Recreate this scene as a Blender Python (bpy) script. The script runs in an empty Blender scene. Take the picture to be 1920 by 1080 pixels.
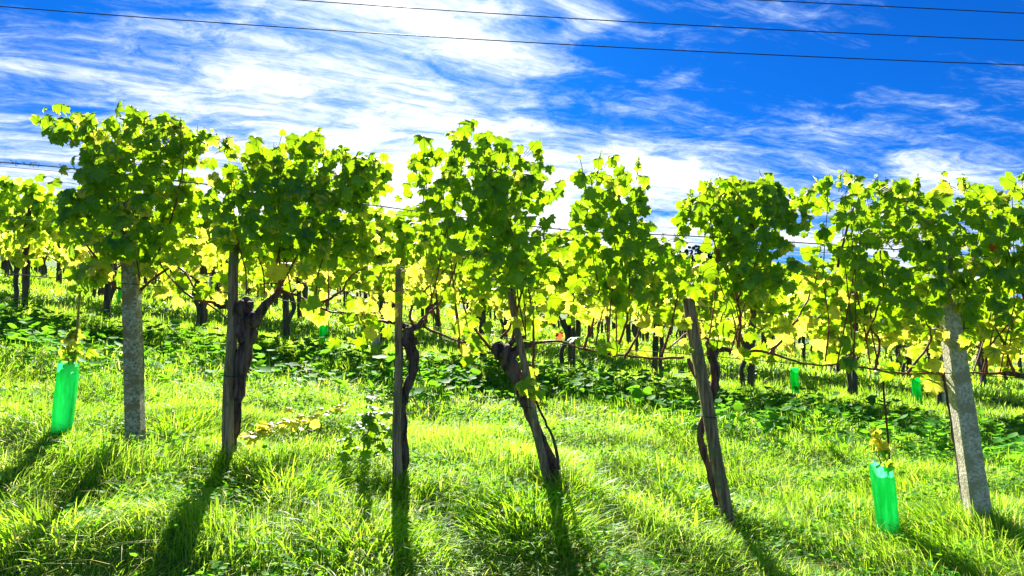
import bpy, math, random
import numpy as np
from mathutils import Vector
R = math.radians
rng = np.random.default_rng(7)
random.seed(7)
C = bpy.context.scene.collection

# ---------------------------------------------------------------- camera, sky, sun, exposure
scene = bpy.context.scene
CAMZ = 1.5
FPX = 1250.0                       # focal length in pixels of the 1920 wide photograph
PITCH = R(3.0)
cam = bpy.data.objects.new('camera', bpy.data.cameras.new('camera'))
C.objects.link(cam)
cam.data.sensor_width = 36; cam.data.lens = 36 * FPX / 1920
cam.location = (0, 0, CAMZ); cam.rotation_euler = (R(90) + PITCH, 0, 0)
cam.data.clip_end = 3000; cam.data.clip_start = 0.05
scene.camera = cam

SUN_EL, SUN_AZ = R(34), R(-10)     # azimuth measured from +Y, negative = to the left
SUN_STRENGTH, SKY_STRENGTH, EXPOSURE = 5.0, 0.11, 1.95
sund = Vector((math.sin(SUN_AZ) * math.cos(SUN_EL), math.cos(SUN_AZ) * math.cos(SUN_EL), math.sin(SUN_EL)))
sl = bpy.data.lights.new('sun', 'SUN'); sl.energy = SUN_STRENGTH; sl.angle = R(0.5); sl.color = (1, .95, .84)
sun = bpy.data.objects.new('sun', sl); C.objects.link(sun)
sun.rotation_euler = (-sund).to_track_quat('-Z', 'Y').to_euler()
sun.location = (-8, 30, 30)
vs = scene.view_settings
scene.display_settings.display_device = 'sRGB'
vs.view_transform = 'Standard'; vs.look = 'None'; vs.exposure = EXPOSURE; vs.gamma = 1; vs.use_curve_mapping = False
scene.cycles.max_bounces = 8; scene.cycles.diffuse_bounces = 4; scene.cycles.transmission_bounces = 5
scene.cycles.use_denoising = True

class N:
    """small helper to write node trees"""
    def __init__(s, nt): s.nt = nt; s.n = nt.nodes; s.l = nt.links
    def new(s, t, **k):
        n = s.n.new(t)
        for a, b in k.items(): setattr(n, a, b)
        return n
    def put(s, sock, v):
        if isinstance(v, bpy.types.NodeSocket): s.l.new(v, sock)
        else: sock.default_value = v
    def m(s, op, a, b=0.0, c=0.0, clamp=False):
        n = s.new('ShaderNodeMath', operation=op, use_clamp=clamp)
        s.put(n.inputs[0], a); s.put(n.inputs[1], b); s.put(n.inputs[2], c); return n.outputs[0]
    def vm(s, op, a, b=(0, 0, 0)):
        n = s.new('ShaderNodeVectorMath', operation=op); s.put(n.inputs[0], a); s.put(n.inputs[1], b)
        return n.outputs['Value'] if op in ('DOT_PRODUCT', 'LENGTH') else n.outputs[0]
    def mix(s, f, a, b):
        n = s.new('ShaderNodeMix', data_type='RGBA'); s.put(n.inputs['Factor'], f)
        s.put(n.inputs['A'], a); s.put(n.inputs['B'], b); return n.outputs['Result']
    def rng(s, v, a, b, c=0.0, d=1.0, smooth=True):
        n = s.new('ShaderNodeMapRange'); n.interpolation_type = 'SMOOTHSTEP' if smooth else 'LINEAR'
        s.put(n.inputs[0], v); n.inputs[1].default_value = a; n.inputs[2].default_value = b
        n.inputs[3].default_value = c; n.inputs[4].default_value = d; return n.outputs[0]
    def noise(s, vec, scale, detail=4, rough=.5, dist=0.0):
        n = s.new('ShaderNodeTexNoise'); s.put(n.inputs['Vector'], vec)
        n.inputs['Scale'].default_value = scale; n.inputs['Detail'].default_value = detail
        n.inputs['Roughness'].default_value = rough; n.inputs['Distortion'].default_value = dist
        return n.outputs[0]
    def xyz(s, v):
        n = s.new('ShaderNodeSeparateXYZ'); s.put(n.inputs[0], v); return n.outputs
    def cxyz(s, x, y, z):
        n = s.new('ShaderNodeCombineXYZ'); s.put(n.inputs[0], x); s.put(n.inputs[1], y); s.put(n.inputs[2], z); return n.outputs[0]

# world: Nishita sky with a layer of high streaky cloud
w = bpy.data.worlds.new('World'); scene.world = w; w.use_nodes = True
k = N(w.node_tree); k.n.clear()
sky = k.new('ShaderNodeTexSky', sky_type='NISHITA'); sky.sun_disc = False
sky.sun_elevation = SUN_EL; sky.sun_rotation = SUN_AZ; sky.air_density = 1.0; sky.dust_density = .3; sky.ozone_density = 3
tc = k.new('ShaderNodeTexCoord').outputs['Generated']
d = k.vm('NORMALIZE', tc)
dx, dy, dz = k.xyz(d)
skyc = k.vm('MULTIPLY', sky.outputs[0], (.006, .105, .30))
zz = k.m('ADD', k.m('MAXIMUM', dz, 0.0), .13)
u = k.m('DIVIDE', dx, zz); v = k.m('DIVIDE', dy, zz)
ca, sa = math.cos(R(-17)), math.sin(R(-17))
u2 = k.m('ADD', k.m('MULTIPLY', u, ca), k.m('MULTIPLY', v, -sa))
v2 = k.m('ADD', k.m('MULTIPLY', u, sa), k.m('MULTIPLY', v, ca))
warp = k.noise(k.cxyz(u, v, 3.1), 1.1, 4, .55)
def layer(su, sv, scale, detail, rough, seed, dist, wv):
    q = k.cxyz(k.m('ADD', k.m('MULTIPLY', u2, su), k.m('MULTIPLY', warp, wv)), k.m('ADD', k.m('MULTIPLY', v2, sv), k.m('MULTIPLY', warp, wv * .8)), seed)
    return k.noise(q, scale, detail, rough, dist)
n1 = layer(.55, 1.35, 1.5, 8, .62, 3.3, .35, .9)          # big banks
n2 = layer(1.0, 3.4, 2.2, 9, .68, 5.0, .6, 1.6)           # streaks
n4 = layer(3.0, 4.2, 4.5, 6, .7, 8.0, .4, 1.0)            # mackerel flecks
sd = k.vm('DOT_PRODUCT', d, tuple(Vector((math.sin(R(-10)) * math.cos(R(15)), math.cos(R(-10)) * math.cos(R(15)), math.sin(R(15))))))
glow = k.rng(sd, .86, 1.0)
cov = k.m('ADD', k.m('MULTIPLY', n1, 1.5), k.m('MULTIPLY', n2, 1.05))
cov = k.m('ADD', cov, k.m('MULTIPLY', n4, .42))
cov = k.m('ADD', cov, k.m('MULTIPLY', glow, .27))
cov = k.m('ADD', cov, k.rng(dz, .10, .36, .42, 0))
cov = k.m('ADD', cov, k.m('MULTIPLY', dx, -.03))
cov = k.m('ADD', cov, k.m('MULTIPLY', k.rng(sd, .95, 1.0), .09))
cov = k.m('ADD', cov, .02)
cl = k.m('MULTIPLY', k.rng(cov, 1.53, 2.20), k.rng(dz, -.04, .0))
ccol = k.mix(k.rng(cov, 1.6, 2.15), (1.6, 2.3, 3.0, 1), (3.1, 3.2, 3.3, 1))
fin = k.mix(cl, skyc, ccol)
bg = k.new('ShaderNodeBackground'); k.put(bg.inputs[0], fin); bg.inputs[1].default_value = SKY_STRENGTH
k.l.new(bg.outputs[0], k.new('ShaderNodeOutputWorld').inputs[0])

# ---------------------------------------------------------------- projection and terrain
cp, sp = math.cos(PITCH), math.sin(PITCH)
def P(px, py, Y):
    """the point at depth Y seen at photograph pixel (px, py)"""
    v = (540 - py) / FPX
    t = Y / (cp - v * sp)
    return Vector(((px - 960) / FPX * t, Y, CAMZ + (sp + v * cp) * t))
Y1 = 3.65
SLOPE = .102
_py = [-40, 0, 2.2, 3.65, 6.0, 9.3, 12, 14.7, 17.4, 20, 25, 30, 40, 60, 150, 400, 2500]
_pz = [-6, -1.5, -1.20, -.90, -.74, -.58, -.37, -.27, -.19, -.13, -.04, .03, .16, .7, 5.0, 6, -40]
_rx = np.array([P(x, 800, Y1).x for x in (100, 300, 500, 750, 1050, 1350, 1650, 1850)])
_rz = np.array([P(a, b, Y1).z - (CAMZ - .90 - SLOPE * P(a, b, Y1).x) for a, b in
                ((100, 822), (300, 832), (500, 866), (750, 912), (1050, 918), (1350, 968), (1650, 1012), (1850, 992))])
def G(x, y):
    x = np.asarray(x, float); y = np.asarray(y, float)
    yy = np.arange(-40, 2500, .25)
    z = np.interp(y, _py, _pz)
    side = np.where(np.abs(x) < 60, x, np.sign(x) * (60 + 25 * np.tanh((np.abs(x) - 60) / 60)))
    z = z - SLOPE * side + np.interp(x, _rx, _rz) * np.exp(-((y - Y1) / 1.3) ** 2)
    z = z + (.035 + .03 * np.exp(-((y - 2.6) / 1.0) ** 2)) * np.sin(x * 4.3 + 2 * np.cos(y * 3.1)) * np.sin(y * 5.1 + x * 2.2) + .03 * np.sin(x * 1.9 + y * 1.1) * np.cos(y * 2.3 - x * .7) + .012 * np.sin(x * 6.1 - y * 3) * np.sin(y * 5.3 + x)
    return z + CAMZ
def Gf(x, y): return float(G(x, y))

# ---------------------------------------------------------------- materials
def mat(name):
    m = bpy.data.materials.new(name); m.use_nodes = True
    k = N(m.node_tree); k.n.clear(); k.out = k.new('ShaderNodeOutputMaterial'); return m, k
def bsdf(k, col, rough=.8, spec=.3, bump=None, bstr=.3, bdist=.01):
    b = k.new('ShaderNodeBsdfPrincipled'); k.put(b.inputs['Base Color'], col); k.put(b.inputs['Roughness'], rough)
    b.inputs['Specular IOR Level'].default_value = spec
    if bump is not None:
        bp = k.new('ShaderNodeBump'); bp.inputs['Strength'].default_value = bstr; bp.inputs['Distance'].default_value = bdist
        k.put(bp.inputs['Height'], bump); k.l.new(bp.outputs[0], b.inputs['Normal'])
    return b
def attr(k, name, out='Vector'):
    a = k.new('ShaderNodeAttribute'); a.attribute_name = name; return a.outputs[out]

def leaf_material(name, g1, g2, yel, tg, ty, tf=.5, shift=0.0, spec=.4):
    m, k = mat(name)
    at = k.xyz(attr(k, 'leaf')); x, y, rnd = at[0], at[1], at[2]
    age = attr(k, 'age', 'Fac')
    r = k.m('SQRT', k.m('ADD', k.m('MULTIPLY', x, x), k.m('MULTIPLY', y, y)))
    th = k.m('ARCTAN2', x, y)
    ray = k.m('COSINE', k.m('MULTIPLY', th, 7.2))
    ray2 = k.m('COSINE', k.m('ADD', k.m('MULTIPLY', th, 23.0), k.m('MULTIPLY', r, 9.0)))
    pos = k.new('ShaderNodeNewGeometry').outputs['Position']
    nz = k.noise(pos, 22, 3, .6)
    e = k.m('ADD', r, k.m('MULTIPLY', ray, -.16)); e = k.m('ADD', e, k.m('MULTIPLY', ray2, -.14))
    e = k.m('ADD', e, k.m('MULTIPLY', k.m('SUBTRACT', nz, .5), .5))
    e = k.m('ADD', e, k.m('MULTIPLY', age, 1.5))
    yf = k.rng(e, 1.25 + shift, 1.75 + shift)
    g = k.mix(rnd, g1, g2)
    vein = k.rng(k.m('ABSOLUTE', k.m('SINE', k.m('MULTIPLY', th, 3.6))), .0, .16, 1, 0)
    vein = k.m('MULTIPLY', vein, .55)
    red = k.rng(age, 1.6, 1.7)
    col = k.mix(yf, g, yel); col = k.mix(red, col, (.25, .04, .01, 1))
    tcol = k.mix(yf, k.mix(rnd, tg, tuple(c * .85 for c in tg[:3]) + (1,)), ty); tcol = k.mix(red, tcol, (.5, .12, .03, 1))
    tcol = k.mix(vein, tcol, k.vm('MULTIPLY', tcol, (.5, .5, .5)))
    col = k.mix(k.rng(k.m('ADD', nz, k.m('MULTIPLY', age, .10)), .70, .76), col, (.16, .07, .015, 1))
    b = bsdf(k, col, .65 if spec < .2 else .42, spec, k.noise(pos, 90, 2, .5), .25, .004)
    t = k.new('ShaderNodeBsdfTranslucent'); k.put(t.inputs[0], tcol)
    mx = k.new('ShaderNodeMixShader'); mx.inputs[0].default_value = tf
    k.l.new(b.outputs[0], mx.inputs[1]); k.l.new(t.outputs[0], mx.inputs[2]); k.l.new(mx.outputs[0], k.out.inputs[0])
    return m
M_LEAF = leaf_material('vine_leaf', (.02, .15, .008, 1), (.07, .21, .010, 1), (.42, .36, .02, 1), (.33, .56, .005, 1), (.90, .86, .09, 1), .50)
M_FAR = leaf_material('far_vine_leaf', (.022, .12, .006, 1), (.06, .18, .008, 1), (.42, .36, .02, 1), (.40, .62, .010, 1), (.95, .92, .17, 1), .60)
M_COVER = leaf_material('ground_cover_leaf', (.03, .19, .010, 1), (.08, .27, .02, 1), (.25, .36, .03, 1), (.24, .62, .02, 1), (.6, .8, .05, 1), .45, .1, .10)

def grass_material(name, a, b, straw, ta, tb):
    m, k = mat(name)
    at = k.xyz(attr(k, 'leaf')); t, rnd = at[0], at[2]
    age = attr(k, 'age', 'Fac')
    c = k.mix(rnd, a, b); c = k.mix(age, c, straw)
    tr = k.mix(rnd, ta, tb); tr = k.mix(age, tr, (.8, .7, .25, 1))
    s = bsdf(k, c, .45, .25)
    tl = k.new('ShaderNodeBsdfTranslucent'); k.put(tl.inputs[0], tr)
    mx = k.new('ShaderNodeMixShader'); mx.inputs[0].default_value = .5
    k.l.new(s.outputs[0], mx.inputs[1]); k.l.new(tl.outputs[0], mx.inputs[2]); k.l.new(mx.outputs[0], k.out.inputs[0])
    return m
M_GRASS = grass_material('grass_blade', (.04, .22, .008, 1), (.13, .34, .012, 1), (.45, .40, .13, 1), (.30, .68, .008, 1), (.60, .84, .03, 1))

def simple(name, c1, c2, scale, rough=.85, stretch=(1, 1, 1), bstr=.5, bdist=.01, spec=.25, lo=.35, hi=.65, c3=None):
    m, k = mat(name)
    p = k.new('ShaderNodeTexCoord').outputs['Object']
    q = k.vm('MULTIPLY', p, stretch)
    n = k.noise(q, scale, 7, .65, .2)
    col = k.mix(k.rng(n, lo, hi), c1, c2)
    if c3: col = k.mix(k.rng(k.noise(p, scale * .13, 3, .6), .5, .62), col, c3)
    b = bsdf(k, col, rough, spec, n, bstr, bdist)
    k.l.new(b.outputs[0], k.out.inputs[0]); return m
M_BARK = simple('vine_bark', (.022, .013, .015, 1), (.17, .11, .10, 1), 38, stretch=(1, 1, .16), bstr=1, bdist=.02)
M_WOOD = simple('weathered_wood', (.10, .065, .04, 1), (.36, .26, .17, 1), 60, stretch=(1, 1, .06), bstr=.9, bdist=.008, c3=(.13, .14, .08, 1))
M_DWOOD = simple('dark_wood', (.025, .03, .02, 1), (.12, .10, .07, 1), 50, stretch=(1, 1, .08), bstr=.8)
M_CONC = simple('aggregate_concrete', (.16, .14, .085, 1), (.58, .53, .38, 1), 70, bstr=1, bdist=.012, c3=(.26, .20, .10, 1))
M_PALE = simple('pale_concrete', (.30, .27, .20, 1), (.68, .63, .50, 1), 75, bstr=.8, c3=(.34, .30, .20, 1))
M_CANE = simple('cane', (.13, .03, .02, 1), (.30, .09, .05, 1), 40, stretch=(1, 1, .4), rough=.6)
M_SHOOT = simple('petiole', (.30, .14, .04, 1), (.25, .32, .05, 1), 12, rough=.5)
M_WIRE = simple('wire_metal', (.04, .04, .04, 1), (.10, .09, .08, 1), 40, rough=.75)
M_CABLE = simple('cable', (.015, .015, .02, 1), (.03, .03, .035, 1), 10, rough=.6)
M_ROD = simple('rusty_rod', (.05, .02, .015, 1), (.14, .06, .03, 1), 60, rough=.7)
M_SOIL = simple('turf_soil', (.035, .10, .012, 1), (.10, .19, .025, 1), 3.0, rough=1, bstr=.6, bdist=.05)
M_FARTREE = simple('far_tree_leaf', (.012, .05, .03, 1), (.03, .09, .05, 1), 2, rough=.8)
# green plastic guard: slightly translucent
M_TUBE, k = mat('green_plastic')
p_ = k.new('ShaderNodeTexCoord').outputs['Object']
nn = k.noise(k.vm('MULTIPLY', p_, (1, 1, .35)), 9, 4, .6)
nn = k.m('ADD', nn, k.m('MULTIPLY', k.m('SUBTRACT', k.noise(k.vm('MULTIPLY', p_, (40, 40, 2.5)), 1.5, 3, .6), .5), .5))
colt = k.mix(k.rng(nn, .36, .62), (.02, .30, .08, 1), (.01, .58, .20, 1))
b_ = bsdf(k, colt, .3, .5); t_ = k.new('ShaderNodeBsdfTranslucent'); k.put(t_.inputs[0], k.mix(k.rng(nn, .35, .65), (.03, .62, .16, 1), (.16, 1., .42, 1)))
mx = k.new('ShaderNodeMixShader'); mx.inputs[0].default_value = .75
k.l.new(b_.outputs[0], mx.inputs[1]); k.l.new(t_.outputs[0], mx.inputs[2]); k.l.new(mx.outputs[0], k.out.inputs[0])

# ---------------------------------------------------------------- mesh helpers
def tag(o, label=None, cat=None, group=None, kind=None):
    for a, b in (('label', label), ('category', cat), ('group', group), ('kind', kind)):
        if b: o[a] = b
    return o
def empty(name, loc, label, cat, group=None):
    o = bpy.data.objects.new(name, None); C.objects.link(o); o.location = loc; o.empty_display_size = .1
    return tag(o, label, cat, group)

class MB:
    """collects tubes, boxes and leaf batches in world space, then links them as one mesh object"""
    def __init__(s): s.V = []; s.F3 = []; s.F4 = []; s.M3 = []; s.M4 = []; s.A = []; s.L = []; s.n = 0; s.S3 = []; s.S4 = []
    def add(s, V, F, mi=0, leaf=None, age=None, smooth=True):
        V = np.asarray(V, float).reshape(-1, 3); F = np.asarray(F, int)
        if F.shape[1] == 3: s.F3.append(F + s.n); s.M3 += [np.full(len(F), mi)]; s.S3 += [np.full(len(F), smooth)]
        else: s.F4.append(F + s.n); s.M4 += [np.full(len(F), mi)]; s.S4 += [np.full(len(F), smooth)]
        s.V.append(V); s.n += len(V)
        s.L.append(np.zeros((len(V), 3)) if leaf is None else leaf)
        s.A.append(np.zeros(len(V)) if age is None else age)
    def tube(s, pts, rad, sides=8, mi=0, rough=0.0, cap=True, smooth=True, phase=0.0, ridge=0.0):
        pts = np.array([list(p) for p in pts], float); n = len(pts)
        rad = np.interp(np.linspace(0, 1, n), np.linspace(0, 1, len(rad)), rad) if np.ndim(rad) else np.full(n, rad)
        t = np.gradient(pts, axis=0); t /= np.linalg.norm(t, axis=1)[:, None] + 1e-9
        ref = np.array([1, 0, 0]) if abs(t[0][0]) < .8 else np.array([0, 0, 1.])
        V = []
        for i in range(n):
            a = ref - t[i] * ref.dot(t[i]); a /= np.linalg.norm(a); b = np.cross(t[i], a); ref = a
            for j in range(sides):
                an = 2 * math.pi * j / sides + phase
                r = rad[i] * (1 + rough * rng.uniform(-1, 1) + ridge * math.cos(an * 5 + i * .25))
                V.append(pts[i] + (a * math.cos(an) + b * math.sin(an)) * r)
        F = [(i * sides + j, i * sides + (j + 1) % sides, (i + 1) * sides + (j + 1) % sides, (i + 1) * sides + j)
             for i in range(n - 1) for j in range(sides)]
        s.add(V, F, mi, smooth=smooth)
        if cap:
            V2 = V[-sides:] + [pts[-1] + t[-1] * rad[-1] * .3]
            s.add(V2, [(j, (j + 1) % sides, sides) for j in range(sides)], mi, smooth=smooth)
    def build(s, name, mats, parent=None, origin=None):
        V = np.concatenate(s.V)
        base = np.array(parent.location if parent is not None else (origin if origin is not None else (0, 0, 0)), float)
        V = V - base
        f3 = np.concatenate(s.F3) if s.F3 else np.zeros((0, 3), int)
        f4 = np.concatenate(s.F4) if s.F4 else np.zeros((0, 4), int)
        me = bpy.data.meshes.new(name)
        me.vertices.add(len(V)); me.vertices.foreach_set('co', V.astype('f').ravel())
        nl = f3.size + f4.size
        me.loops.add(nl); me.loops.foreach_set('vertex_index', np.concatenate([f3.ravel(), f4.ravel()]).astype('i'))
        tot = np.concatenate([np.full(len(f3), 3), np.full(len(f4), 4)]).astype('i')
        st = np.concatenate([[0], np.cumsum(tot)[:-1]]).astype('i')
        me.polygons.add(len(tot)); me.polygons.foreach_set('loop_start', st); me.polygons.foreach_set('loop_total', tot)
        mi = np.concatenate(s.M3 + s.M4).astype('i'); me.polygons.foreach_set('material_index', mi)
        me.polygons.foreach_set('use_smooth', np.concatenate(s.S3 + s.S4).astype(bool))
        for m in (mats if isinstance(mats, (list, tuple)) else [mats]): me.materials.append(m)
        me.update(calc_edges=True)
        L = np.concatenate(s.L)
        if np.any(L):
            a = me.attributes.new('leaf', 'FLOAT_VECTOR', 'POINT'); a.data.foreach_set('vector', L.astype('f').ravel())
            a = me.attributes.new('age', 'FLOAT', 'POINT'); a.data.foreach_set('value', np.concatenate(s.A).astype('f'))
        o = bpy.data.objects.new(name, me); C.objects.link(o)
        if parent is not None: o.parent = parent
        elif origin is not None: o.location = origin
        return o

def lobed(n, serr):
    keys = [(0, 1), (14, .89), (27, .72), (40, .84), (52, .95), (64, .84), (77, .69), (90, .79), (103, .82), (116, .71), (126, .63),
            (140, .70), (155, .62), (170, .46), (180, .22)]
    ka = [a for a, b in keys]; kr = [b for a, b in keys]
    th = np.linspace(-180, 180, n, endpoint=False) + 180 / n
    r = np.interp(np.abs(th), ka, kr) * (1 + serr * np.where(np.arange(n) % 2 == 0, 1, -1))
    return np.radians(th), r
def leaf_template(n, serr, rings, curl=.34):
    th, r = lobed(n, serr)
    V = [[0, 0, 0]]; F = []
    levels = [1.0] if rings == 1 else [.55, 1.0]
    for f in levels:
        for t, q in zip(th, r):
            x, y = q * f * math.sin(t), q * f * math.cos(t)
            rr = q * f
            V.append([x, y, -curl * rr * rr - .10 * math.cos(5 * t) * rr * rr + .10 * abs(x)])
    for i in range(n): F.append((0, 1 + (i + 1) % n, 1 + i))
    if rings == 2:
        for i in range(n):
            a, b = 1 + i, 1 + (i + 1) % n
            F.append((a, b, b + n)); F.append((a, b + n, a + n))
    return np.array(V), np.array(F)
T_NEAR = leaf_template(44, .065, 2)
T_MID = leaf_template(14, 0, 1)
T_FAR = leaf_template(7, 0, 1)
def round_template(n):
    th = np.linspace(-math.pi, math.pi, n, endpoint=False)
    r = .85 + .12 * np.cos(th) - .0 * th + .07 * np.cos(5 * th); r[0] = .35
    V = [[0, 0, 0]] + [[q * math.sin(t), q * math.cos(t), .20 * q * q] for t, q in zip(th, r)]
    return np.array(V), np.array([(0, 1 + (i + 1) % n, 1 + i) for i in range(n)])
T_ROUND = round_template(11); T_ROUND7 = round_template(6)

def norm(a): return a / (np.linalg.norm(a, axis=1)[:, None] + 1e-9)
def put_leaves(mb, pos, Tdir, Nrm, size, age, tpl, mi=0, bend=.35):
    tv, tf = tpl; n = len(pos); m = len(tv)
    T = norm(Tdir); Nn = Nrm - T * np.sum(Nrm * T, axis=1)[:, None]; Nn = norm(Nn); S = np.cross(T, Nn)
    rn = rng.random(n)
    asp = rng.uniform(.85, 1.12, n); bz = rng.uniform(-bend * .4, bend, n); sk = rng.uniform(-.12, .12, n)
    x = tv[None, :, 0] * asp[:, None] + tv[None, :, 1] * sk[:, None]; y = np.repeat(tv[None, :, 1], n, 0)
    z = tv[None, :, 2] * (1 + rng.uniform(-.6, 1.4, n))[:, None] - bz[:, None] * (y ** 2)
    ph = rng.uniform(0, 6.28, n)
    z = z + .07 * np.sin(x * 5 + ph[:, None]) * np.sin(y * 4 + ph[:, None] * 2)
    V = pos[:, None, :] + size[:, None, None] * (x[..., None] * S[:, None, :] + y[..., None] * T[:, None, :] + z[..., None] * Nn[:, None, :])
    F = (tf[None] + (np.arange(n) * m)[:, None, None]).reshape(-1, 3)
    L = np.stack([x, y, np.repeat(rn[:, None], m, 1)], -1).reshape(-1, 3)
    mb.add(V.reshape(-1, 3), F, mi, L, np.repeat(age, m))

def in_poly(x, y, poly):
    c = np.zeros(len(x), bool); j = len(poly) - 1
    for i in range(len(poly)):
        xi, yi = poly[i]; xj, yj = poly[j]
        if yi != yj: c ^= ((yi > y) != (yj > y)) & (x < (xj - xi) * (y - yi) / (yj - yi) + xi)
        j = i
    return c
def sample_poly(poly, n):
    p = np.array(poly, float); lo, hi = p.min(0), p.max(0); X = []; Yv = []
    while len(X) < n:
        x = rng.uniform(lo[0], hi[0], n * 2); y = rng.uniform(lo[1], hi[1], n * 2); m = in_poly(x, y, poly)
        X += list(x[m]); Yv += list(y[m])
    return np.array(X[:n]), np.array(Yv[:n])
def area(poly):
    p = np.array(poly, float); x, y = p[:, 0], p[:, 1]
    return .5 * abs(np.dot(x, np.roll(y, 1)) - np.dot(y, np.roll(x, 1)))

def smooth_path(pts, per=6, jitter=0.0):
    P_ = [Vector(p) for p in pts]; out = []
    for i in range(len(P_) - 1):
        p0 = P_[max(i - 1, 0)]; p1 = P_[i]; p2 = P_[i + 1]; p3 = P_[min(i + 2, len(P_) - 1)]
        for s in range(per):
            t = s / per
            q = .5 * ((2 * p1) + (-p0 + p2) * t + (2 * p0 - 5 * p1 + 4 * p2 - p3) * t * t + (-p0 + 3 * p1 - 3 * p2 + p3) * t ** 3)
            if jitter: q += Vector(rng.uniform(-jitter, jitter, 3))
            out.append(q)
    out.append(P_[-1]); return out

# ---------------------------------------------------------------- ground
def build_ground():
    def axis(fine_lo, fine_hi, step, far):
        a = list(np.arange(fine_lo, fine_hi, step)); s = step
        x = fine_hi
        while x < far: a.append(x); s *= 1.22; x += s
        s = step; x = fine_lo - step; pre = []
        while x > -far: pre.append(x); s *= 1.22; x -= s
        return np.array(pre[::-1] + a)
    xs = axis(-10, 10, .16, 2000); ys = axis(-1, 16, .16, 2000); ys = ys[ys > -60]
    X, Yg = np.meshgrid(xs, ys); Z = G(X, Yg)
    V = np.stack([X, Yg, Z], -1).reshape(-1, 3); w_ = len(xs); h_ = len(ys)
    i, j = np.meshgrid(np.arange(w_ - 1), np.arange(h_ - 1)); b = (j * w_ + i).ravel()
    mb = MB(); mb.add(V, np.stack([b, b + 1, b + w_ + 1, b + w_], 1))
    tag(mb.build('ground', M_SOIL), kind='structure', label='grassy sloping vineyard ground falling to the right')
build_ground()

# ---------------------------------------------------------------- grass
def field(n, y0, y1, margin=1.0):
    y = np.sqrt(rng.uniform(y0 ** 2, y1 ** 2, n)); x = rng.uniform(-1, 1, n) * (.80 * y + margin)
    return x, y
def vnoise(x, y, s, seed=0):
    a = np.sin(x * s * 1.7 + seed) * np.cos(y * s * 2.1 - seed * 2) + np.sin((x + y) * s * 1.1 + seed * 3) + np.cos((x * .6 - y) * s * 2.7 + seed)
    return a / 3
def cover_w(x, y):
    """1 in the band of broad leaved weeds between first and second row"""
    c = 6.75 - .06 * x + .35 * np.sin(x * .8 + 1) + .2 * np.sin(x * 2.3)
    return np.clip(1.25 - np.abs((y - c) / 1.35) ** 2, 0, 1)
def blades(mb, x, y, h, wd, lean, age, clump=None, mi=0):
    n = len(x); z = G(x, y) - .01
    a = rng.uniform(0, 2 * math.pi, n); f = rng.uniform(0, math.pi, n)
    if clump is not None: a = clump + rng.normal(0, .5, n)
    dirv = np.stack([np.cos(a), np.sin(a), np.zeros(n)], 1); side = np.stack([np.cos(f), np.sin(f), np.zeros(n)], 1)
    base = np.stack([x, y, z], 1); up = np.array([0, 0, 1.])
    V = np.zeros((n, 7, 3)); L = np.zeros((n, 7, 3)); rn = rng.random(n)
    for i, t in enumerate((0, .38, .74, 1)):
        c = base + up * (h * (t - .45 * np.minimum(lean, 1.4) * t * t))[:, None] + dirv * (h * lean * t ** 1.8)[:, None]
        wt = (1, .95, .62, 0)[i]
        if i < 3:
            V[:, 2 * i] = c - side * (wd * wt * .5)[:, None]; V[:, 2 * i + 1] = c + side * (wd * wt * .5)[:, None]
            L[:, 2 * i, 0] = t; L[:, 2 * i + 1, 0] = t
        else: V[:, 6] = c; L[:, 6, 0] = 1
    L[:, :, 2] = rn[:, None]
    tf = np.array([(0, 1, 3), (0, 3, 2), (2, 3, 5), (2, 5, 4), (4, 5, 6)])
    F = (tf[None] + (np.arange(n) * 7)[:, None, None]).reshape(-1, 3)
    mb.add(V.reshape(-1, 3), F, mi, L.reshape(-1, 3), np.repeat(age, 7))

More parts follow.
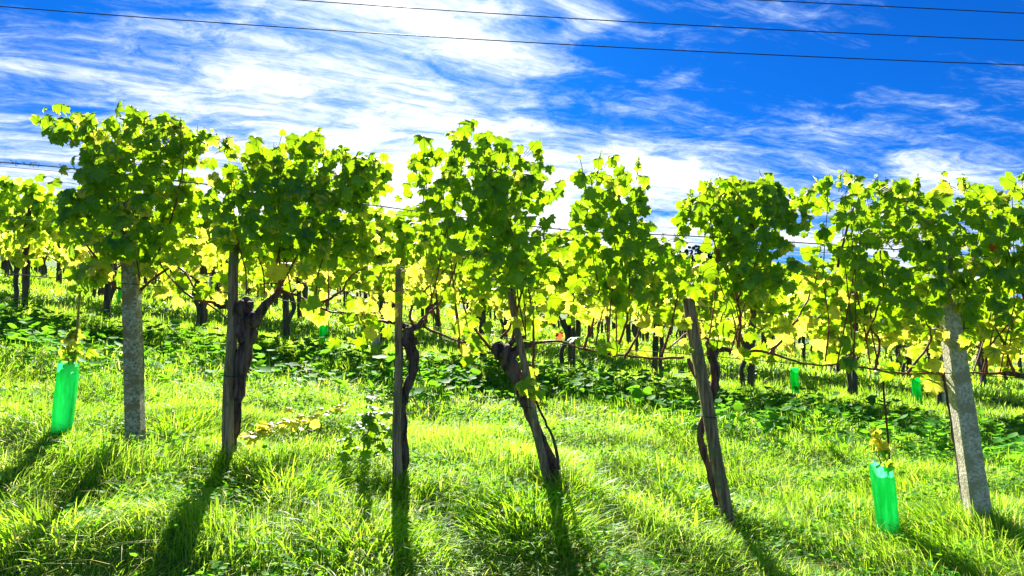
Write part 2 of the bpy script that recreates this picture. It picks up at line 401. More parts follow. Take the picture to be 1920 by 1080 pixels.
def build_grass():
    mb = MB()
    def zone(n, y0, y1, hh, ww, seed):
        x, y = field(n, y0, y1)
        keep = rng.random(n) > cover_w(x, y) * .45
        x, y = x[keep], y[keep]; n = len(x)
        cn = vnoise(x, y, 2.6, seed); big = vnoise(x, y, .9, seed + 4)
        h = hh * (0.75 + .35 * cn + .25 * big) * rng.uniform(.5, 1.35, n)
        lean = np.clip(rng.normal(.75, .45, n) - .15 * cn, .05, 1.6)
        wd = ww * rng.uniform(.6, 1.4, n)
        fr = np.clip((3.7 - y) / 1.2, 0, 1) * np.clip(.55 + 1.1 * vnoise(x, y, 1.9, 21), 0, 1)
        lean = lean + fr * .55
        cl_ = 2.5 * vnoise(x, y, 1.6, seed + 9) * 2 + rng.normal(0, .9, n)
        age = np.clip(rng.normal(.0, .10, n) + (rng.random(n) < .08) * .7 + .12 * np.clip(big, 0, 1) + fr * rng.uniform(0, .75, n) ** 1.3, 0, 1)
        blades(mb, x, y, np.clip(h, .03, None), wd, lean, age, cl_)
    zone(170000, 2.0, 5.2, .14, .0046, 1)
    zone(110000, 5.2, 10, .17, .010, 2)
    zone(80000, 10, 22, .20, .022, 3)
    zone(50000, 22, 60, .26, .060, 4)
    x, y = field(15000, 2.0, 6); blades(mb, x, y, rng.uniform(.08, .2, len(x)), rng.uniform(.002, .004, len(x)), rng.uniform(.9, 2.2, len(x)), rng.uniform(.7, 1, len(x)))
    # tall tufts, chosen round post feet and in the foreground
    for px, py, rr, n, hh in ((1000, 960, .30, 1300, .24), (1060, 930, .16, 500, .24), (1850, 1020, .34, 1500, .26), (1660, 1010, .16, 420, .16), (540, 900, .30, 1000, .25),
                              (330, 800, .20, 700, .20), (260, 800, .14, 300, .16), (430, 860, .12, 300, .17), (750, 915, .14, 360, .16), (1360, 975, .13, 300, .17),
                              (120, 980, .35, 1100, .22), (1150, 760, .4, 900, .16), (115, 830, .10, 160, .12), (1500, 900, .5, 1000, .16), (1250, 930, .30, 700, .22), (850, 850, .30, 700, .18), (690, 1000, .3, 700, .2)):
        v_ = (py - 605) / FPX
        yy = 2.2
        for q in np.arange(2.2, 12, .03):
            if (CAMZ - Gf((px - 960) / FPX * q, q)) / q <= v_: yy = q; break
        cx = (px - 960) / FPX * yy
        r_ = rr * np.sqrt(rng.random(n)); a_ = rng.uniform(0, 6.28, n)
        x = cx + r_ * np.cos(a_) * 1.2; y = yy + r_ * np.sin(a_)
        lean = np.clip(.4 + r_ / rr * .6 + rng.normal(0, .2, n), .05, 1.4)
        blades(mb, x, y, hh * .66 * rng.uniform(.45, 1.2, n), .0062 * rng.uniform(.6, 1.4, n), lean, (rng.random(n) < .05) * .7, a_)
    o = mb.build('grass', M_GRASS)
    tag(o, 'long bright green grass covering the sloping ground', 'grass', kind='stuff')
build_grass()

def build_cover():
    mb = MB()
    n = 30000; x, y = field(n, 3.9, 12.0)
    c = cover_w(x, y); keep = rng.random(n) < c * (.35 + .65 * (vnoise(x, y, 2.2, 3) > -.25)); x, y = x[keep], y[keep]; n = len(x)
    hgt = (.06 + .20 * np.clip(.5 + vnoise(x, y, 3.1, 7), 0, 1)) * rng.uniform(.5, 1.25, n) * (.5 + .5 * cover_w(x, y))
    pos = np.stack([x, y, G(x, y) + hgt], 1)
    Nn = np.stack([rng.normal(0, .38, n), rng.normal(0, .38, n), np.ones(n)], 1)
    a = rng.uniform(0, 6.28, n); T = np.stack([np.cos(a), np.sin(a), rng.normal(-.1, .2, n)], 1)
    put_leaves(mb, pos, T, Nn, rng.uniform(.024, .058, n) * (1 + .5 * (rng.random(n) < .08)), np.clip(rng.normal(.05, .2, n), 0, .8), T_ROUND, bend=.15)
    m = rng.random(n) < .6
    blades(mb, x[m], y[m], hgt[m] * 1.05, np.full(m.sum(), .004), np.full(m.sum(), .06), np.zeros(m.sum()))
    tag(mb.build('ground_cover', M_COVER), 'band of broad-leaved weeds between the first and second vine rows', 'ground cover', kind='stuff')
    # small clover-like plants in patches through the near grass
    mb = MB()
    n = 60000; x, y = field(n, 2.0, 5.6)
    nn_ = vnoise(x, y, 3.4, 11) + .5 * vnoise(x, y, 7.5, 2)
    keep = rng.random(n) < np.clip((nn_ - .05) * 1.8, .05, 1); x, y = x[keep], y[keep]; n = len(x)
    hgt = rng.uniform(.02, .13, n)
    pos = np.stack([x, y, G(x, y) + hgt], 1)
    Nn = np.stack([rng.normal(0, .45, n), rng.normal(0, .45, n), np.ones(n)], 1)
    a = rng.uniform(0, 6.28, n); T = np.stack([np.cos(a), np.sin(a), rng.normal(0, .3, n)], 1)
    put_leaves(mb, pos, T, Nn, rng.uniform(.006, .020, n), np.clip(rng.normal(.15, .3, n), 0, .9), T_ROUND7, bend=.15)
    tag(mb.build('clover', M_COVER), 'patches of small clover leaves among the near grass', 'clover', kind='stuff')
build_cover()

# ---------------------------------------------------------------- posts
def foot(px, py):
    p = P(px, py, Y1); p.z = Gf(p.x, Y1) ; return p
def sq_post(name, bot, top, wb, wt, mats, label, cat, rot=.5, n=26, chips=.015, depth=None, sides=4, group=None, dy=0.0, knob=False):
    """bot/top in photograph pixels on the first row plane; widths in metres"""
    pb = P(bot[0], bot[1], Y1 + dy); pt = P(top[0], top[1], Y1 + dy + .03)
    dirn = (pt - pb).normalized(); pb = pb - dirn * .12
    mb = MB(); pts = [pb.lerp(pt, i / n) for i in range(n + 1)]
    rad = [wb / 2 * (1.3 if sides == 4 else 1), wt / 2 * (1.3 if sides == 4 else 1)]
    if sides == 4:
        # chamfered square section
        P0 = np.array([list(p) for p in pts]); V = []; t = np.array(dirn)
        a = np.array([math.cos(rot), math.sin(rot), 0]); a -= t * a.dot(t); a /= np.linalg.norm(a); b = np.cross(t, a)
        for i in range(n + 1):
            hw = (wb + (wt - wb) * i / n) / 2; c = hw * .82
            for (u_, v_) in ((hw, c), (c, hw), (-c, hw), (-hw, c), (-hw, -c), (-c, -hw), (c, -hw), (hw, -c)):
                q = 1 + rng.uniform(-chips, chips) * 2
                V.append(P0[i] + a * u_ * q + b * v_ * q)
        m8 = 8
        F = [(i * m8 + j, i * m8 + (j + 1) % m8, (i + 1) * m8 + (j + 1) % m8, (i + 1) * m8 + j) for i in range(n) for j in range(m8)]
        mb.add(V, F, smooth=False)
        mb.add(V[-8:] + [P0[-1] + t * .004], [(j, (j + 1) % 8, 8) for j in range(8)], smooth=False)
    else:
        pts = [p + Vector((math.sin(i * .5) * .003, math.cos(i * .33) * .003, 0)) for i, p in enumerate(pts)]
        mb.tube(pts, rad, sides, rough=chips * 2, ridge=.05)
    loc = Vector((pb.x, pb.y, Gf(pb.x, pb.y)))
    o = mb.build(name, mats, origin=tuple(loc))
    return tag(o, label, cat, group)

sq_post('concrete_post', (254, 822), (242, 380), .082, .074, M_CONC, 'thick grey concrete post, left of the near row, speckled with rust', 'post', rot=.12, dy=.02)
sq_post('wooden_post', (425, 868), (441, 440), .066, .050, M_WOOD, 'dark weathered wooden post pressed against the forked old vine trunk', 'post', sides=10, chips=.03, dy=-.03)
sq_post('wooden_post', (744, 925), (749, 505), .054, .042, M_WOOD, 'upright slim wooden post beside the vine trunk bent like a hook', 'post', sides=9, chips=.03, dy=-.02)
sq_post('wooden_stake', (1026, 905), (955, 540), .050, .036, M_WOOD, 'leaning wooden stake wrapped with climbing small leaves', 'stake', sides=8, chips=.03, dy=-.04)
sq_post('wooden_post', (1366, 985), (1290, 560), .072, .064, M_WOOD, 'stout leaning brown wooden post tied to a thin dark vine', 'post', sides=11, chips=.03, dy=-.05)
sq_post('concrete_post', (1838, 990), (1762, 470), .104, .080, M_PALE, 'pale concrete post, right of the near row, with a sunlit side face', 'post', rot=-.12, dy=.0)

# ---------------------------------------------------------------- green vine guards with young vines
def guard(bot, top, label, rod, plant_n, Y=Y1, w_=.098, rodtop=None):
    pb = P(bot[0], bot[1], Y); pt = P(top[0], top[1], Y)
    ax = (pt - pb).normalized(); pb2 = pb - ax * .06
    root = empty('vine_guard', (pb.x, pb.y, Gf(pb.x, pb.y)), label, 'vine guard')
    mb = MB(); n = 14; sides = 16; t = np.array(ax); a = np.array([1, .25, 0.]); a -= t * a.dot(t); a /= np.linalg.norm(a); b = np.cross(t, a)
    L_ = (pt - pb2).length
    rings = []
    for (off, flip) in ((0, 1),):
        V = []
        for i in range(n + 1):
            f = i / n; c = np.array(pb2) + t * L_ * f
            for j in range(sides):
                an = 2 * math.pi * j / sides
                sx = np.sign(math.cos(an)) * abs(math.cos(an)) ** .55; sy = np.sign(math.sin(an)) * abs(math.sin(an)) ** .55
                rr = w_ / 2 * (1 + .035 * math.sin(f * 9 + j)) + off
                e = .010 * math.sin(j * 1.9) if i == n else 0
                V.append(c + a * sx * rr + b * sy * rr * .8 + t * e)
        F = [(i * sides + j, i * sides + (j + 1) % sides, (i + 1) * sides + (j + 1) % sides, (i + 1) * sides + j) for i in range(n) for j in range(sides)]
        if flip < 0: F = [f_[::-1] for f_ in F]
        mb.add(V, F); rings.append(V[-sides:])
    mb.build('tube', M_TUBE, root)
    if rodtop:
        mb = MB(); rt = P(rodtop[0], rodtop[1], Y); r0 = pb2 + Vector((.03, .0, .0)); mb.tube([r0.lerp(rt, i / 12) + Vector((.002 * math.sin(i), 0, 0)) for i in range(13)], .006, 6)
        mb.build('rod', rod, root)
    mb = MB(); n = plant_n
    ps = smooth_path([pb2 + ax * .1, pt, pt + ax * .06 + Vector((-.02, 0, 0)), pt + ax * .15 + Vector((.01, -.01, 0))], 5)
    mb.tube(ps, [.005, .002], 5, mi=1)
    f = rng.random(n); pos = np.array(pt)[None] + np.array(ax)[None] * (.0 + .17 * f)[:, None] + rng.normal(0, .035, (n, 3)) * (1.2 - f)[:, None]
    put_leaves(mb, pos, np.stack([rng.normal(0, 1, n), rng.normal(0, .6, n), rng.normal(-.2, .6, n)], 1), np.stack([rng.normal(0, .6, n), -np.ones(n), rng.uniform(0, 1, n)], 1),
               rng.uniform(.024, .05, n), np.clip(rng.normal(.6, .3, n), 0, 1), T_NEAR)
    mb.build('young_vine', [M_LEAF, M_SHOOT], root)
guard((114, 825), (129, 680), 'tall green plastic guard round a young vine, left of the speckled concrete post', M_SHOOT, 26, rodtop=(155, 500))
guard((1668, 1012), (1652, 872), 'bright green plastic guard with a thin rusty rod, left of the pale concrete post', M_ROD, 16, w_=.108, rodtop=(1656, 715))

# ---------------------------------------------------------------- near vines
def wire_y(x): return float(np.interp(x, [-300, 0, 450, 660, 750, 1000, 1300, 1500, 1900, 2300], [485, 512, 552, 588, 600, 640, 665, 682, 708, 735]))
def near_vine(label, foot_px, trunk, trad, arms, canes, dense, sparse, top, extra=(), nshoot=8, dlay=3.6, slay=.95, thick=.20, age0=.12, reds=(), trunk2=None, sage=.52):
    root = empty('grapevine', foot(*foot_px), label, 'grapevine', None)
    TR = [P(a, b, Y1 + dd) for a, b, dd in trunk]
    mb = MB(); path = smooth_path(TR, 7, .0035)
    rr = np.interp(np.linspace(0, 1, len(path)), np.linspace(0, 1, len(trad)), trad)
    rr = rr * (1 + .13 * np.sin(np.arange(len(path)) * 1.3) + rng.uniform(-.08, .08, len(path)))
    mb.tube(path, rr, 14, rough=.07, ridge=.09)
    for kx, ky, kd, kr in extra:                                   # burrs on the trunk head
        c = P(kx, ky, Y1 + kd); mb.tube([c + Vector((0, 0, z)) for z in (-kr, -kr * .6, 0, kr * .6, kr)], [kr * .4, kr * .9, kr, kr * .8, kr * .3], 9, rough=.16)
    if trunk2:
        mb.tube(smooth_path([P(a, b, Y1 + dd) for a, b, dd in trunk2[0]], 6, .003), trunk2[1], 8, rough=.08)
    for arm, ar in arms:
        mb.tube(smooth_path([P(a, b, Y1 + dd) for a, b, dd in arm], 5, .004), ar, 9, rough=.1)
    mb.build('trunk', M_BARK, root)
    # canes: drawn ones, then upright shoots into the crown
    mb = MB(); nodes = []
    for cn in canes:
        pth = smooth_path([P(a, b, Y1 + dd) for a, b, dd in cn], 6, .004); nodes += pth
        mb.tube(pth, [.0085, .0055, .0035], 6, rough=.08)
    txs = [p[0] for p in top]; tys = [p[1] for p in top]
    for i in range(max(3, nshoot - 3)):
        x0 = txs[0] + 40 + (txs[-1] - txs[0] - 60) * (i + .5 + rng.uniform(-.3, .3)) / nshoot
        y0 = wire_y(x0) - rng.uniform(0, 12); xt = min(max(x0 + rng.uniform(-85, 85), txs[0] + 30), txs[-1] - 10); yt = float(np.interp(xt, txs, tys)) + rng.uniform(22, 60)
        dd = rng.uniform(-.1, .1)
        pth = smooth_path([P(x0 + (xt - x0) * f + rng.uniform(-9, 9), y0 + (yt - y0) * f, Y1 + dd * (1 - f) + rng.uniform(-.06, .06)) for f in (0, .25, .5, .75, 1)], 4)
        nodes += pth; mb.tube(pth, [.0045, .0034, .0018], 5)
    mb.build('canes', M_CANE, root)
    nod = np.array([list(p) for p in nodes])
    mb = MB()
    def batch(polys, lay, th, smin, smax, agem, asd, inset):
        for poly in polys:
            dens = lay
            if isinstance(poly, tuple): poly, dens = poly
            pc = np.mean(poly, axis=0); poly = [tuple(pc + (np.array(q) - pc) * max(.5, 1 - inset / np.linalg.norm(np.array(q) - pc))) for q in poly]
            am = area(poly) * (Y1 / FPX) ** 2
            n = max(3, int(am * dens * 1.25 / .0078))
            X, Yp = sample_poly(poly, n)
            b = np.array([list(P(a, c, Y1)) for a, c in zip(X, Yp)])
            dyv = np.clip(rng.normal(0, th, n), -1.3 * th, 1.6 * th); b[:, 1] += dyv
            sg = np.where(dyv + rng.normal(0, .1, n) > .02, 1., -1.)
            Tn = np.stack([rng.normal(0, .55, n), sg * .25 + rng.normal(0, .25, n), -np.abs(rng.normal(.9, .35, n))], 1)
            flip = rng.random(n) < .16; Tn[flip, 2] *= -.4
            Nn = np.stack([rng.normal(0, .45, n), sg * .9 + rng.normal(0, .25, n), rng.normal(.45, .35, n)], 1)
            sz = rng.uniform(smin, smax, n) * np.where(rng.random(n) < .18, .6, 1)
            b = b - norm(Tn) * (sz * .30)[:, None]
            age = np.clip(rng.normal(agem, asd, n), 0, 1.1)
            age = np.clip(age + .22 * np.clip(1 - (Yp - np.interp(X, txs, tys)) / 45, 0, 1), 0, 1.2)
            put_leaves(mb, b, Tn, Nn, sz, age, T_NEAR)
            if len(nod):
                for q, t_ in zip(b, Tn):
                    dv = nod - q; di = np.argmin((dv ** 2).sum(1)); v_ = dv[di]; l_ = np.linalg.norm(v_)
                    e = v_ / (l_ + 1e-6) * min(l_, .11)
                    mid = q + e * .5 + np.array([0, 0, .012])
                    mb.tube([q, mid, q + e], [.0014, .0018], 3, mi=1, cap=False)
    batch(dense, dlay * 2.25, thick, .032, .064, age0, .26, 10)
    batch(sparse, slay, thick * .7, .034, .072, sage, .34, 4)
    for a_, b_, s_ in reds:
        q = np.array([list(P(a_, b_, Y1 - .14))]); put_leaves(mb, q, np.array([[.4, 0, -1.]]), np.array([[.2, -1, .5]]), np.array([s_]), np.array([1.7]), T_NEAR)
    # tips that stand out of the top: small leaves on short stems
    for i in range(int((txs[-1] - txs[0]) / 26)):
        x = rng.uniform(txs[0], txs[-1]); y = float(np.interp(x, txs, tys)); hgt = rng.uniform(2, 16) * (1.3 if rng.random() < .25 else .6)
        p0 = P(x, y + 30, Y1 + rng.uniform(-.1, .1)); p1 = P(x + rng.uniform(-12, 12), y - hgt, Y1 + rng.uniform(-.1, .1))
        pth = smooth_path([p0, p0.lerp(p1, .5) + Vector((rng.uniform(-.01, .01), 0, 0)), p1], 4); mb.tube(pth, [.003, .0012], 4, mi=1)
        m_ = 6; f = rng.uniform(.2, 1, m_); pos = np.array([list(p0.lerp(p1, a)) for a in f]) + rng.normal(0, .005, (m_, 3))
        put_leaves(mb, pos, np.stack([rng.normal(0, 1, m_), rng.normal(0, .6, m_), rng.normal(0, .6, m_)], 1), np.stack([rng.normal(0, .6, m_), rng.normal(0, 1, m_), np.ones(m_) * .7], 1),
                   rng.uniform(.018, .042, m_) * (1.15 - .6 * f), np.clip(rng.normal(.35, .2, m_), 0, 1), T_NEAR)
    mb.build('foliage', [M_LEAF, M_SHOOT], root)
    return root

near_vine('square-topped leafy vine growing over the speckled concrete post at left', (262, 815),
    [(262, 818, .10), (266, 720, .11), (262, 620, .11), (258, 540, .09)], [.016, .013, .012],
    [], [[(258, 545, .08), (220, 540, .06), (185, 500, .04), (165, 470, 0)], [(262, 545, .08), (330, 500, .02), (380, 560, 0), (440, 605, 0)], [(258, 520, .05), (300, 470, .03), (330, 380, 0), (345, 300, 0)],
         [(205, 520, .05), (165, 460, 0), (150, 400, 0)]],
    [[(112, 222), (150, 212), (200, 228), (260, 210), (325, 218), (365, 240), (360, 300), (368, 350), (345, 410), (340, 470), (300, 505), (220, 490), (165, 460), (150, 400), (160, 340), (128, 285)],
     ([(355, 240), (410, 238), (450, 262), (468, 300), (430, 295), (385, 272)], 2.0),
     ([(112, 335), (140, 330), (145, 360), (112, 358)], 1.5), ([(365, 290), (392, 290), (390, 322), (365, 318)], 2)],
    [[(95, 420), (165, 400), (240, 470), (300, 500), (350, 410), (425, 400), (425, 560), (330, 560), (300, 520), (235, 525), (160, 545), (95, 520)], ([(100, 470), (420, 470), (410, 590), (120, 575)], .45)],
    [(115, 225), (150, 212), (200, 228), (260, 210), (325, 218), (370, 240), (440, 262)], dlay=3.7, nshoot=7, age0=.24)

near_vine('broad leafy vine on the thick forked trunk tied to the dark wooden post', (436, 855),
    [(430, 870, .02), (440, 780, .01), (452, 690, .0), (466, 625, .0), (458, 590, .0), (466, 566, .0)], [.036, .034, .035, .040, .048, .042, .026],
    [([(462, 610, 0), (482, 592, -.01), (500, 568, 0), (528, 545, 0)], [.036, .030, .022, .016]), ([(464, 585, 0), (440, 572, .03), (418, 576, .05), (400, 568, .05)], [.022, .014, .010]),
     ([(458, 640, -.02), (448, 610, -.02), (452, 575, -.02)], [.035, .03, .02])],
    [[(400, 568, .05), (360, 558, .03), (320, 520, .02), (290, 480, 0)], [(528, 545, 0), (570, 560, 0), (620, 585, 0), (690, 592, 0), (745, 600, 0)],
     [(525, 545, 0), (525, 500, 0), (520, 440, 0), (522, 380, 0)], [(510, 560, 0), (540, 510, -.04), (580, 440, -.05), (600, 380, -.02)], [(600, 570, 0), (640, 545, 0), (655, 520, 0), (690, 500, 0)], [(440, 460, -.05), (455, 420, -.03), (500, 380, 0)],
     [(650, 475, -.02), (625, 445, -.04), (600, 410, -.02)]],
    [[(408, 345), (440, 320), (490, 285), (545, 268), (580, 240), (612, 268), (650, 282), (700, 296), (735, 272), (742, 312), (722, 345), (690, 372), (700, 420), (690, 470), (650, 480), (610, 500), (540, 490), (430, 480), (400, 420)]],
    [[(400, 440), (720, 400), (742, 480), (735, 600), (610, 620), (560, 560), (500, 545), (440, 540), (400, 560)], ([(545, 580), (740, 560), (738, 650), (620, 650)], .8)],
    [(410, 340), (490, 285), (545, 268), (580, 236), (612, 268), (700, 296), (735, 272)], nshoot=9, dlay=3.6, age0=.22,
    extra=[(452, 580, -.02, .050), (474, 600, -.03, .042), (462, 570, .02, .04), (448, 600, .01, .035)])

near_vine('tall dark-green vine whose trunk bends like a hook beside its slim post', (760, 905),
    [(748, 925, .03), (756, 840, .03), (752, 760, .03), (768, 715, .02), (776, 680, .02), (768, 640, .02), (768, 612, .02)], [.030, .034, .030, .026, .024, .030, .040, .02],
    [([(770, 625, .02), (790, 606, .02), (800, 600, .02)], [.026, .018, .01]), ([(766, 615, .03), (745, 605, .05), (725, 604, .06)], [.018, .010])],
    [[(725, 604, .06), (680, 598, .03), (640, 590, 0)], [(770, 620, .02), (800, 590, 0), (830, 560, 0), (860, 480, 0)], [(775, 612, .02), (770, 580, 0), (800, 540, 0), (840, 500, 0)], [(790, 610, .02), (860, 640, 0), (930, 650, 0)],
     [(862, 655, -.04), (858, 600, -.04), (850, 520, -.03), (880, 420, 0)]],
    [([(748, 305), (790, 276), (850, 290), (852, 240), (895, 238), (950, 275), (950, 420), (940, 520), (880, 515), (790, 470), (742, 430), (762, 350)], 4.0)],
    [[(738, 440), (930, 480), (930, 600), (900, 690), (870, 680), (850, 640), (742, 620)]],
    [(750, 305), (790, 276), (848, 292), (858, 240), (895, 236), (925, 270)], nshoot=7, dlay=4.8, thick=.24, age0=.08)

near_vine('dense dark vine with a hollow slanting trunk leaning against the thin stake', (1040, 900),
    [(1050, 915, .02), (1028, 855, .02), (1004, 800, .03), (978, 735, .03), (960, 690, .02), (940, 660, .0), (932, 652, -.02)], [.026, .030, .028, .032, .042, .050, .030],
    [([(950, 675, .0), (975, 652, .02), (1000, 645, .04)], [.034, .024, .012]), ([(945, 662, .02), (962, 640, .04), (985, 632, .05)], [.02, .01])],
    [[(1000, 645, .04), (1050, 640, .03), (1090, 655, 0), (1150, 665, 0)], [(962, 640, .04), (970, 580, 0), (985, 520, 0), (980, 460, 0)], [(1000, 690, -.05), (1000, 600, -.05), (990, 540, -.05)], [(940, 635, 0), (960, 600, -.02), (955, 540, 0)],
     [(920, 655, 0), (880, 600, 0), (860, 540, 0)]],
    [([(890, 262), (960, 292), (1003, 268), (1030, 312), (1060, 352), (1046, 420), (1025, 500), (960, 570), (890, 540), (885, 400)], 4.8)],
    [[(900, 500), (1060, 470), (1055, 620), (1000, 630), (920, 640)], ([(955, 600), (1005, 600), (1012, 740), (995, 770), (975, 720)], 1.3), ([(868, 620), (925, 630), (915, 672), (870, 665)], 1.6)],
    [(915, 270), (960, 292), (1003, 266), (1030, 312), (1058, 352)], nshoot=6, dlay=4.6, thick=.24, age0=.06, reds=[(1050, 628, .03)], trunk2=([(1048, 880, -.03), (1040, 830, -.05), (1022, 790, -.04), (1002, 745, -.02)], [.010, .007, .006]))

near_vine('narrow column of leaves between two sky gaps, one red leaf on top', (1325, 930),
    [(1372, 975, .07), (1350, 870, .09), (1334, 800, .10), (1310, 720, .10), (1290, 672, .12)], [.016, .014, .013, .011],
    [], [[(1282, 670, .12), (1230, 672, .05), (1160, 665, 0), (1080, 652, 0)], [(1150, 668, 0), (1175, 600, -.02), (1180, 520, 0), (1170, 420, 0)], [(1170, 672, -.03), (1200, 620, -.03), (1220, 560, 0)],
         [(1240, 665, 0), (1262, 600, -.02), (1270, 550, 0)], [(1095, 655, 0), (1115, 590, 0), (1125, 520, -.03)]],
    [([(1062, 335), (1082, 318), (1100, 306), (1145, 298), (1200, 310), (1212, 350), (1226, 420), (1262, 445), (1272, 540), (1210, 580), (1080, 530), (1050, 440), (1068, 385)], 4.4)],
    [[(1050, 500), (1275, 520), (1292, 690), (1240, 700), (1180, 680), (1060, 672)]],
    [(1080, 318), (1105, 305), (1145, 296), (1200, 308), (1214, 345)], nshoot=7, sage=.6, reds=[(1146, 296, .026)])

near_vine('wide bright vine above the stout leaning brown post, right of the sky gap', (1335, 960),
    [(1352, 975, .07), (1330, 885, .07), (1313, 815, .06), (1330, 760, .03), (1342, 710, .03), (1334, 665, .03), (1330, 640, .03)], [.014, .018, .022, .026, .022],
    [([(1334, 670, .03), (1350, 655, .04), (1375, 660, .04)], [.02, .012])],
    [[(1375, 660, .04), (1440, 660, 0), (1500, 680, 0), (1560, 684, 0), (1600, 660, 0)], [(1385, 660, 0), (1388, 590, -.03), (1380, 545, -.03), (1395, 480, 0)], [(1440, 665, 0), (1480, 620, -.03), (1520, 550, -.04), (1540, 480, -.02)],
     [(1330, 640, .03), (1300, 620, .04), (1250, 655, .03)], [(1415, 430, -.05), (1390, 400, -.05), (1350, 375, -.02)], [(1360, 590, -.03), (1385, 560, -.03), (1390, 520, 0)]],
    [[(1275, 400), (1290, 362), (1340, 330), (1400, 342), (1440, 332), (1482, 350), (1500, 340), (1500, 430), (1462, 480), (1470, 540), (1440, 570), (1370, 560), (1345, 500), (1318, 430), (1285, 430)]],
    [[(1275, 500), (1500, 480), (1560, 560), (1580, 700), (1460, 690), (1300, 660)]],
    [(1280, 395), (1300, 360), (1340, 328), (1400, 340), (1440, 330), (1490, 348)], nshoot=8, dlay=4.0, sage=.55)

near_vine('broad flat-topped vine spreading left of the pale concrete post', (1790, 960),
    [(1815, 985, .12), (1800, 880, .12), (1785, 780, .12), (1772, 700, .11)], [.018, .016, .014],
    [], [[(1772, 700, .11), (1700, 700, .04), (1620, 690, 0), (1560, 684, 0)], [(1640, 692, 0), (1650, 640, -.03), (1620, 600, -.04), (1640, 540, 0)], [(1700, 700, 0), (1745, 640, -.04), (1735, 600, -.03)],
         [(1570, 500, -.04), (1590, 420, -.05), (1610, 370, -.02)], [(1600, 690, 0), (1630, 620, 0), (1655, 540, -.04), (1650, 470, 0)]],
    [([(1500, 345), (1560, 332), (1600, 330), (1680, 345), (1740, 345), (1740, 480), (1720, 600), (1640, 620), (1560, 600), (1500, 560), (1495, 500), (1530, 440), (1510, 400)], 4.6),
     ([(1660, 380), (1750, 360), (1750, 560), (1680, 560)], 2.0)],
    [[(1500, 560), (1760, 560), (1760, 730), (1700, 720), (1560, 700)]],
    [(1500, 345), (1560, 330), (1600, 328), (1680, 343), (1735, 343)], nshoot=9, sage=.55)

near_vine('darkest vine at the right edge, leaves hanging round the pale concrete post', (1960, 980),
    [(1985, 1010, .05), (1975, 900, .05), (1965, 800, .05), (1955, 715, .03)], [.034, .030, .034],
    [([(1955, 715, .03), (1920, 705, .03), (1880, 700, .02)], [.02, .012])],
    [[(1880, 700, .02), (1830, 700, 0), (1790, 700, 0)], [(1900, 700, 0), (1880, 640, -.03), (1860, 600, -.04)], [(1850, 700, 0), (1855, 650, -.04), (1900, 600, -.04)], [(1920, 560, 0), (1900, 500, 0), (1880, 440, 0)]],
    [([(1730, 350), (1800, 335), (1850, 340), (1900, 335), (1990, 338), (2080, 350), (2080, 600), (1960, 640), (1860, 640), (1800, 600), (1735, 560)], 6.4)],
    [[(1740, 560), (2080, 560), (2080, 730), (1930, 715), (1840, 700), (1800, 735), (1760, 720)]],
    [(1735, 348), (1800, 333), (1850, 338), (1905, 333), (1990, 338)], nshoot=9, age0=.22, sage=.6, reds=[(1862, 462, .035)])

# ---------------------------------------------------------------- trellis wires of the near row
def wire(pts, label, r=.0022, Y=Y1, bits=0, cat='wire', name='trellis_wire', group=None):
    mb = MB(); path = smooth_path([P(a, b, Y) for a, b in pts], 8); mb.tube(path, r, 5)
    for i in range(bits):
        f = rng.random() * (len(path) - 2); q = path[int(f)].lerp(path[int(f) + 1], f % 1)
        s_ = [q + Vector(rng.uniform(-.02, .02, 3)) for _ in range(4)]; mb.tube(smooth_path([q] + s_, 3), .0013, 4)
    o = mb.build(name, M_WIRE, origin=tuple(P(pts[0][0], pts[0][1], Y)))
    return tag(o, label, cat, group)
wire([(-250, 280), (0, 304), (135, 316), (400, 347), (700, 385), (1050, 430), (1300, 443), (1600, 462), (2150, 505)], 'uppermost trellis wire with dry tendrils crossing the sky gaps', .0032, bits=80)
wire([(-250, 290), (0, 312), (350, 342), (425, 355), (700, 396), (1050, 441), (1300, 455), (2150, 520)], 'thin plain wire just below the wire with dry tendrils', .0016, Y=Y1 + .12)
wire([(-250, 385), (0, 408), (300, 435), (630, 480), (1000, 540), (1500, 592), (2150, 640)], 'middle trellis wire half hidden among the near leaves', .002)
wire([(-300, 485), (0, 512), (450, 552), (660, 588), (1000, 640), (1300, 665), (1500, 682), (1900, 708), (2300, 735)], 'lowest trellis wire that carries the near arching canes', .0025)
def tie(px, py, r, label):
    c = P(px, py, Y1 - .02); mb = MB()
    mb.tube([c + Vector((r * math.cos(a), r * math.sin(a), .004 * math.sin(2 * a))) for a in np.linspace(0, 6.5, 22)], .0025, 5)
    tag(mb.build('wire_tie', M_CABLE, origin=tuple(c)), label, 'tie')
tie(436, 704, .055, 'black tie wire binding the forked trunk to its dark post')
tie(988, 762, .045, 'dark tie wire round the thin leaning stake')
tie(1325, 780, .055, 'dark tie wire round the stout leaning brown post')

